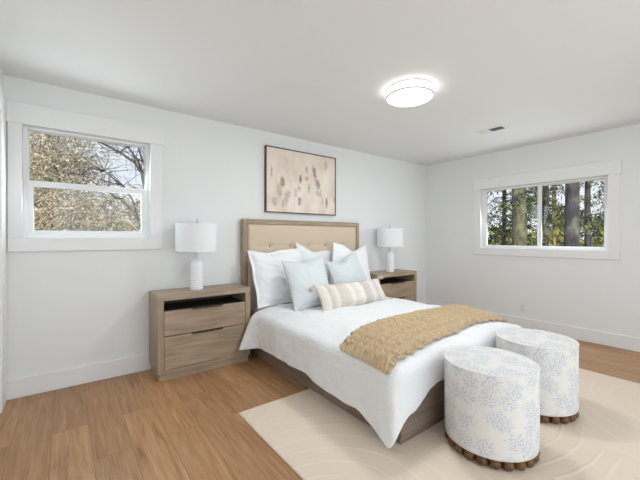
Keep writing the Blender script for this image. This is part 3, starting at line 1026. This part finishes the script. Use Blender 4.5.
# ------------------------------------------------------------------ bedside tables
def bedside(x0, label):
    Wd, Dp, Ht, y1 = 0.842, 0.362, 0.730, -0.014
    x1 = x0 + Wd; y0 = y1 - Dp
    F = 0.051
    t = thing('bedside_table', label, 'bedside table', (x0 + Wd / 2, (y0 + y1) / 2, 0), 'oak bedside tables either side of the bed')
    m = MB()
    m.box(x0, x1, y0, y1, Ht - F, Ht)
    m.build('top', M['wood_x'], t, bevel=0.003)
    for a in (x0, x1 - F):
        MB().box(a, a + F, y0, y1, 0.062, Ht - F - 0.0005).build('side_panel', M['wood_z'], t, bevel=0.003)
    MB().box(x0 + F, x1 - F, y0, y1, 0.062, 0.088).build('bottom_rail', M['wood_x'], t, bevel=0.002)
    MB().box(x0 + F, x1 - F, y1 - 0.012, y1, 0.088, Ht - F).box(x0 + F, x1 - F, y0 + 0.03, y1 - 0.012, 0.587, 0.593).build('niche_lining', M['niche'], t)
    MB().box(x0 + 0.016, x1 - 0.016, y0 + 0.010, y1 - 0.01, 0, 0.062).build('plinth', M['wood_x'], t, bevel=0.002)
    for (za, zb) in ((0.378, 0.590), (0.091, 0.372)):
        d = MB().box(x0 + F + 0.003, x1 - F - 0.003, y0 + 0.006, y0 + 0.026, za, zb).build('drawer', M['wood_x'], t, bevel=0.002)
        m = MB()
        xa, xc = x0 + Wd / 2 - 0.145, x0 + Wd / 2 + 0.145
        m.add([(xa, y0 - 0.008, zb + 0.002), (xc, y0 - 0.008, zb + 0.002), (xc - 0.012, y0 - 0.008, zb - 0.010), (xa + 0.012, y0 - 0.008, zb - 0.010),
               (xa, y0 + 0.012, zb + 0.002), (xc, y0 + 0.012, zb + 0.002), (xc - 0.012, y0 + 0.0065, zb - 0.010), (xa + 0.012, y0 + 0.0065, zb - 0.010)],
              [(0, 1, 2, 3), (7, 6, 5, 4), (0, 4, 5, 1), (1, 5, 6, 2), (2, 6, 7, 3), (3, 7, 4, 0)])
        m.build('pull', M['notch_dark'], d)  # dark bar stands in for the shaded finger notch
    return t
n1 = bedside(-4.264, 'oak bedside table with two drawers below the window side, left of the bed')
n2 = copy_tree(n1)
n2.location.x = -1.175
n2['label'] = 'oak bedside table half hidden behind the bed pillows, right of the bed'

# ------------------------------------------------------------------ table lamps
def lamp(x, y, z, label):
    t = thing('table_lamp', label, 'lamp', (x, y, z), 'white table lamps on the bedside tables')
    prof = [(0.056, 0.0), (0.060, 0.003), (0.060, 0.012)]
    zz = 0.012
    while zz < 0.185:
        for k in range(6):
            prof.append((0.0585 + 0.0028 * math.sin(PI * k / 5), zz + 0.0155 * k / 6))
        zz += 0.0155
    for k in range(13):
        a = k / 12
        prof.append((0.060 * (1 - a ** 2.6) + 0.017 * a ** 2.6, 0.200 + 0.095 * math.sin(a * PI / 2)))
    prof += [(0.016, 0.300)]
    MB().lathe(prof, (x, y, z), 40).build('lamp_base', M['ceramic'], t, smooth=True, flat_angle=60)
    MB().lathe([(0.013, 0.298), (0.013, 0.340), (0.008, 0.344), (0.008, 0.372), (0.016, 0.374), (0.016, 0.42), (0.004, 0.425), (0.004, 0.632)], (x, y, z), 20).build('stem', M['chrome'], t, smooth=True, flat_angle=40)
    sh = MB().lathe([(0.184, 0.362), (0.1865, 0.362), (0.1845, 0.622), (0.182, 0.622), (0.184, 0.362)], (x, y, z), 72, False, False).build('lamp_shade', M['shade'], t, smooth=True, flat_angle=50)
    m = MB()
    for k in range(3):
        a = 2 * PI * k / 3 + 0.4
        m.tube([(x + 0.006 * math.cos(a), y + 0.006 * math.sin(a), z + 0.612), (x + 0.183 * math.cos(a), y + 0.183 * math.sin(a), z + 0.616)], 0.002, 6)
    m.build('shade_spider', M['chrome'], sh)
    m = MB(); m.lathe([(0.004, 0.628), (0.010, 0.632), (0.010, 0.640), (0.006, 0.644), (0.011, 0.654), (0.008, 0.662), (0.001, 0.665)], (x, y, z), 16)
    m.build('finial', M['chrome'], t, smooth=True)
    MB().sphere((x, y, z + 0.475), 0.028, 14, 10, 1.25).build('bulb', M['plastic'], t, smooth=True)
    return t
l1 = lamp(-3.893, -0.215, 0.730, 'white table lamp with drum shade on the left bedside table')
l2 = copy_tree(l1)
l2.location = (-1.165, -0.215, 0.730)
l2['label'] = 'white table lamp with drum shade on the right bedside table, by the corner'

# ------------------------------------------------------------------ picture
art = thing('framed_painting', 'framed abstract painting in beige tones above the headboard', 'painting', (-2.55, 0, 1.8935))
AX0, AX1, AZ0, AZ1 = -3.069, -2.031, 1.513, 2.275
m = MB(); m.ring_xz(AX0, AX1, AZ0, AZ1, 0.010, -0.040, -0.002)
m.build('picture_frame', M['artframe'], art, bevel=0.001)
MB().box(AX0 + 0.011, AX1 - 0.011, -0.032, -0.006, AZ0 + 0.011, AZ1 - 0.011).build('canvas', M['art'], art)

# ------------------------------------------------------------------ ottomans
def ottoman(cx, cy, label):
    Rr, Ht = 0.246, 0.500
    t = thing('ottoman', label, 'ottoman', (cx, cy, RZ), 'round printed ottomans at the foot of the bed')
    m = MB()
    n = 72
    prof = [(Rr - 0.012, 0.052), (Rr - 0.002, 0.058), (Rr, 0.07)] + [(Rr, 0.07 + (Ht - 0.014 - 0.07) * k / 10) for k in range(1, 11)] + [(Rr - 0.003, Ht - 0.006)]
    vs, fs, uvs = [], [], []
    for (r, z) in prof:
        for k in range(n + 1):
            a = 2 * PI * k / n + PI / 3
            vs.append((cx + r * math.cos(a), cy + r * math.sin(a), RZ + z)); uvs.append((a * Rr, z))
    for i in range(len(prof) - 1):
        for k in range(n):
            fs.append((i * (n + 1) + k, i * (n + 1) + k + 1, (i + 1) * (n + 1) + k + 1, (i + 1) * (n + 1) + k))
    m.add(vs, fs, uvs)
    m.build('side_cover', M['toile'], t, smooth=True)
    # top cushion panel, gently crowned
    vs, fs, uvs = [(cx, cy, RZ + Ht + 0.016)], [], [(5.0, 5.0)]
    rings = 14
    for i in range(1, rings + 1):
        r = (Rr - 0.002) * i / rings
        for k in range(n):
            a = 2 * PI * k / n
            e = i / rings
            vs.append((cx + r * math.cos(a), cy + r * math.sin(a), RZ + Ht - 0.006 + 0.022 * (1 - e ** 3)))
            uvs.append((5 + r * math.cos(a), 5 + r * math.sin(a)))
    for k in range(n):
        fs.append((0, 1 + k, 1 + (k + 1) % n))
    for i in range(rings - 1):
        for k in range(n):
            k2 = (k + 1) % n
            fs.append((1 + i * n + k, 1 + (i + 1) * n + k, 1 + (i + 1) * n + k2, 1 + i * n + k2))
    MB().add(vs, fs, uvs).build('seat_top', M['toile'], t, smooth=True)
    ring = [(cx + Rr * math.cos(2 * PI * k / n), cy + Rr * math.sin(2 * PI * k / n), RZ + Ht - 0.007) for k in range(n + 1)]
    MB().tube(ring, 0.0030, 8).build('welt', M['welt'], t, smooth=True)
    MB().lathe([(Rr - 0.05, 0.050), (Rr - 0.012, 0.050), (Rr - 0.008, 0.058), (Rr - 0.05, 0.058)], (cx, cy, RZ), 64).build('base_plate', M['walnut'], t)
    nb = 22
    for k in range(nb):
        a = 2 * PI * k / nb
        MB().sphere((cx + (Rr - 0.028) * math.cos(a), cy + (Rr - 0.028) * math.sin(a), RZ + 0.0295), 0.0305, 18, 12, 0.96).build('ball_foot', M['walnut'], t, smooth=True)
    return t
o1 = ottoman(-2.903, -2.470, 'round blue floral ottoman with ball feet, nearest to the camera')
o2 = copy_tree(o1)
o2.location.x, o2.location.y = -2.205, -2.458
o2['label'] = 'round blue floral ottoman with ball feet, farther one by the right wall'

# ------------------------------------------------------------------ outdoors
GZ = -0.55
gm = MB()
vs, fs = [], []
n = 60
for j in range(n + 1):
    for i in range(n + 1):
        x, y = -30 + 75 * i / n, -30 + 75 * j / n
        rise = 0.0
        vs.append((x, y, GZ + 0.15 * noise.noise((x * 0.2, y * 0.2, 0)) + 0.02 * max(0, x - 6)))
for j in range(n):
    for i in range(n):
        a = j * (n + 1) + i
        fs.append((a, a + 1, a + n + 2, a + n + 1))
struct(gm.add(vs, fs).build('ground', M['ground'], None, smooth=True))

def leaf_quads(m, pts, size, rnd, droop=0.0, aspect=0.45):
    for p in pts:
        d = Vector((rnd.gauss(0, 1), rnd.gauss(0, 1), rnd.gauss(0, 0.8) - droop)).normalized()
        s = d.cross(Vector((rnd.gauss(0, 1), rnd.gauss(0, 1), rnd.gauss(0, 1)))).normalized()
        L = size * rnd.uniform(0.6, 1.4)
        Wd = L * aspect
        p = Vector(p)
        m.add([p, p + d * L * 0.5 + s * Wd * 0.5, p + d * L, p + d * L * 0.5 - s * Wd * 0.5], [(0, 1, 2, 3)])

def bush(x, y, rx, ry, hz, nleaf, ntwig, leaf, twigm, seed, label, size=0.09, z0=None, group=None, name='shrub'):
    rnd = random.Random(seed)
    z0 = GZ if z0 is None else z0
    t = thing(name, label, 'shrub' if name == 'shrub' else 'tree', (x, y, z0), group)
    tm = MB(); tips = []
    for k in range(ntwig):
        a = rnd.uniform(0, 2 * PI); q = rnd.random() ** 0.5
        # every stem wanders: a long arching start, then a curling tip
        p = Vector((x + rx * q * math.cos(a), y + ry * q * math.sin(a), z0 + hz * rnd.random() ** 0.8 * (1 - 0.3 * q * q)))
        d = Vector((rnd.gauss(0, 1), rnd.gauss(0, 0.6), rnd.gauss(0.2, 0.8))).normalized()
        turn = Vector((rnd.gauss(0, 1), rnd.gauss(0, 1), rnd.gauss(-0.5, 0.7))) * 0.22
        pts = [p.copy()]
        st = rnd.uniform(0.08, 0.17)
        for i in range(9):
            d = (d + turn + Vector((rnd.gauss(0, .16), rnd.gauss(0, .16), rnd.gauss(-0.03, .16)))).normalized()
            p = p + d * st
            pts.append(p.copy())
        r0 = rnd.choice((0.006, 0.008, 0.010, 0.016))
        tm.tube(pts, [r0 * (1 - 0.75 * i / 9) for i in range(10)], 4)
        tips += pts
    for k in range(9):
        a = rnd.uniform(0, 2 * PI); q = rnd.random() ** 0.5
        top = Vector((x + rx * q * math.cos(a), y + ry * q * math.sin(a), z0 + hz * rnd.uniform(0.5, 0.9)))
        base = Vector((x + rx * 0.3 * q * math.cos(a), y + ry * 0.3 * q * math.sin(a), z0 - 0.05))
        pts = [base.lerp(top, i / 8) + Vector((rnd.gauss(0, .09), rnd.gauss(0, .09), 0)) * (i > 0) for i in range(9)]
        tm.tube(pts, [0.026 * (1 - 0.7 * i / 8) for i in range(9)], 5)
    tm.build('twigs', twigm, t, smooth=True)
    lm = MB()
    pts = []
    for k in range(nleaf):
        p = rnd.choice(tips)
        pts.append(p + Vector((rnd.gauss(0, .10), rnd.gauss(0, .10), rnd.gauss(0, .10))))
    leaf_quads(lm, pts, size, rnd, 0.2)
    lm.build('foliage', leaf, t)
    return t

SG = 'winter shrubs outside the left window'
bush(-5.65, 5.7, 1.0, 0.7, 4.9, 9000, 520, M['leaf_straw'], M['straw'], 11, 'tall straw-coloured shrub filling the left part of the left window', 0.06, group=SG)
bush(-4.85, 6.0, 0.80, 0.7, 4.9, 9000, 480, M['leaf_straw'], M['straw'], 12, 'tall straw-coloured shrub beyond the middle of the left window', 0.06, group=SG)
bush(-3.55, 6.2, 0.8, 0.6, 2.75, 5000, 260, M['leaf_brown'], M['straw'], 13, 'low brown shrub beneath the bare tree beyond the left window', 0.06, group=SG)
bush(-4.75, 4.4, 1.2, 0.5, 2.60, 5000, 420, M['leaf_brown'], M['straw'], 14, 'brown tangled shrub seen through the lower pane of the left window', 0.055, group=SG)
bush(-6.5, 9.2, 1.9, 1.0, 6.4, 7000, 300, M['leaf_straw'], M['straw'], 15, 'distant pale shrub behind the straw-coloured ones at the left window', 0.10, group=SG)

# bare tree at the right of window_1
bt = thing('bare_tree', 'bare grey tree with forking limbs at the right of the left window', 'tree', (-3.45, 5.0, GZ))
m = MB()
limbs = [
    ([(-3.45, 5.0, GZ - 0.1), (-3.44, 5.0, 1.2), (-3.43, 5.0, 2.2), (-3.52, 5.0, 2.68), (-3.66, 5.02, 2.9), (-3.95, 5.05, 3.1), (-4.38, 5.1, 3.3), (-4.8, 5.1, 3.45)], [0.085, 0.075, 0.06, 0.05, 0.042, 0.035, 0.028, 0.016]),
    ([(-3.43, 5.0, 2.2), (-3.42, 5.0, 2.6), (-3.40, 5.02, 2.9), (-3.34, 5.0, 3.3), (-3.30, 4.9, 3.8)], [0.055, 0.045, 0.036, 0.028, 0.014]),
    ([(-3.52, 5.0, 2.68), (-3.60, 4.98, 2.95), (-3.78, 5.0, 3.2), (-3.95, 5.0, 3.6)], [0.042, 0.034, 0.026, 0.014]),
    ([(-3.42, 5.0, 2.72), (-3.55, 5.0, 3.1), (-3.62, 5.0, 3.35), (-3.7, 5.0, 3.8)], [0.036, 0.030, 0.024, 0.012]),
    ([(-3.40, 5.0, 2.9), (-3.46, 5.0, 3.2), (-3.47, 5.0, 3.7)], [0.03, 0.022, 0.012]),
    ([(-3.45, 5.0, 1.3), (-3.65, 4.95, 1.75), (-3.95, 4.9, 2.05), (-4.2, 4.9, 2.2), (-4.6, 4.9, 2.5)], [0.055, 0.045, 0.036, 0.030, 0.014]),
    ([(-3.62, 4.95, 1.7), (-3.72, 4.9, 2.05), (-3.9, 4.9, 2.35), (-4.25, 4.9, 2.62)], [0.036, 0.030, 0.024, 0.012]),
]
rnd = random.Random(5)
for pts, rad in limbs:
    m.tube(pts, [q * 0.68 for q in rad], 8)
m.build('trunk', M['twig'], bt, smooth=True)
m = MB()
for pts, rad in limbs:
    for p in pts[2:]:
        for _ in range(7):
            p = Vector(p)
            e = p + Vector((rnd.gauss(-0.1, .32), rnd.gauss(0, .2), rnd.gauss(.22, .22)))
            c = p.lerp(e, .5) + Vector((rnd.gauss(0, .05), 0, rnd.gauss(0, .05)))
            m.tube([p, c, e], [0.011, 0.007, 0.003], 4)
m.build('twigs', M['twig'], bt, smooth=True)

# conifers outside window_2
def conifer(x, y, r, hgt, bark, seed, label, fronds=26, zlo=0.2, zhi=6.0, reach=1.6, leaf=None, nper=110, size=0.10):
    rnd = random.Random(seed)
    t = thing('conifer_tree', label, 'tree', (x, y, GZ), 'trees outside the right window')
    lean = rnd.gauss(0, 0.01)
    pts = [(x + lean * k, y + rnd.gauss(0, 0.012), GZ - 0.1 + hgt * k / 9) for k in range(10)]
    tk = MB().tube(pts, [r * (1.12 if k == 0 else 1.0) * (1 - 0.045 * k) for k in range(10)], 18)
    lm = MB()
    for f in range(fronds):
        z = rnd.uniform(zlo, zhi); a = rnd.uniform(0, 2 * PI); L = reach * rnd.uniform(0.5, 1.15)
        p0 = Vector((x, y, z)) + Vector((math.cos(a), math.sin(a), 0)) * r * 0.3
        d = Vector((math.cos(a), math.sin(a), 0))
        P = []
        for i in range(7):
            s = i / 6
            P.append(p0 + d * L * s + Vector((0, 0, 0.10 * s - 0.42 * L * s * s)))
        tk.tube(P, [0.018 * (1 - 0.85 * i / 6) for i in range(7)], 5)
        side = Vector((-d.y, d.x, 0))
        L2 = []
        for k in range(nper):
            s = rnd.uniform(0.2, 1.0)
            i = min(5, int(s * 6)); q = P[i].lerp(P[i + 1], s * 6 - i)
            q = q + side * rnd.gauss(0, 0.17 * (1.15 - s * 0.6)) + Vector((0, 0, -abs(rnd.gauss(0, 0.08))))
            L2.append(q)
        leaf_quads(lm, L2, size, rnd, 0.7, 0.32)
    tk.build('trunk', bark, t, smooth=True)
    if fronds:
        lm.build('foliage', leaf or M['needle'], t)
    return t
conifer(6.0, 0.93, 0.215, 9, M['bark'], 21, 'thick mossy trunk in the left pane of the right window', 10, 0.3, 4.5, 1.2)
conifer(5.0, -0.68, 0.165, 9, M['bark_dark'], 22, 'thick dark trunk in the middle of the right pane of the right window', 6, 0.3, 4.5, 1.1)
conifer(7.0, 1.83, 0.075, 8, M['bark_dark'], 23, 'thin dark trunk at the far left of the right window', 40, 0.0, 4.2, 1.5)
conifer(8.0, 0.86, 0.10, 8, M['bark_dark'], 24, 'slim dark trunk just right of the centre bar of the right window', 26, 0.2, 4.5, 1.2)
conifer(9.0, 0.94, 0.075, 9, M['bark_tan'], 25, 'tan trunk between the two thick trunks outside the right window', 14, 0.6, 5.0, 1.1)
conifer(8.0, -0.26, 0.088, 9, M['bark_dark'], 26, 'dark trunk right of the thickest dark one in the right window', 26, 0.2, 4.5, 1.3)
conifer(8.5, -1.15, 0.06, 9, M['bark_tan'], 27, 'slender trunk at the far right edge of the right window', 30, 0.2, 4.5, 1.3)
conifer(12.5, 2.6, 0.13, 10, M['bark_dark'], 28, 'bushy fir farther back behind the thin trunk at the right window', 46, 0.0, 4.6, 1.9, nper=130, size=0.14)
conifer(13.5, -1.0, 0.13, 10, M['bark_dark'], 29, 'bushy fir farther back at the right side of the right window', 46, 0.0, 3.6, 2.0, nper=130, size=0.14)
UG = 'sunlit undergrowth outside the right window'
bush(10.5, 2.6, 1.3, 1.3, 2.4, 2200, 30, M['needle_lit'], M['straw'], 31, 'sunlit yellow-green shrub low in the left pane of the right window', 0.13, group=UG)
bush(11.0, 0.4, 1.4, 1.6, 2.3, 2200, 30, M['needle_lit'], M['straw'], 32, 'sunlit yellow shrub beside the tan trunk outside the right window', 0.13, group=UG)
bush(9.5, -1.4, 1.3, 1.2, 2.5, 2200, 30, M['needle_lit'], M['straw'], 33, 'sunlit shrub low at the right edge of the right window', 0.13, group=UG)

# the wood's edge far behind both windows: one uncountable mass of leaves
rnd = random.Random(77)
m = MB()
P = []
for k in range(9000):
    y = rnd.uniform(-14, 22)
    top = 2.3 + 1.5 * noise.noise((y * 0.45, 0, 4)) + 0.8 * noise.noise((y * 1.7, 0, 9))
    P.append((19 + rnd.gauss(0, 0.7) + 0.02 * (y - 1) ** 2 * -0.3, y, GZ + (top - GZ) * rnd.random() ** 0.8))
leaf_quads(m, P, 0.34, rnd, 0.3, 0.5)
tag(m.build('treeline', M['needle'], None), 'distant dark green line of trees far behind the trunks at the right window', 'treeline', kind='stuff')
m = MB()
P = []
for k in range(7000):
    x = rnd.uniform(-18, 8)
    top = 3.0 + 1.2 * noise.noise((x * 0.5, 3, 4)) + (1.2 if x < -5 else 0)
    P.append((x, 14.5 + rnd.gauss(0, 0.6), GZ + (top - GZ) * rnd.random() ** 0.8))
leaf_quads(m, P, 0.30, rnd, 0.3, 0.5)
tag(m.build('hedgerow', M['leaf_brown'], None), 'distant brown hedgerow far behind the bare tree at the left window', 'hedgerow', kind='stuff')
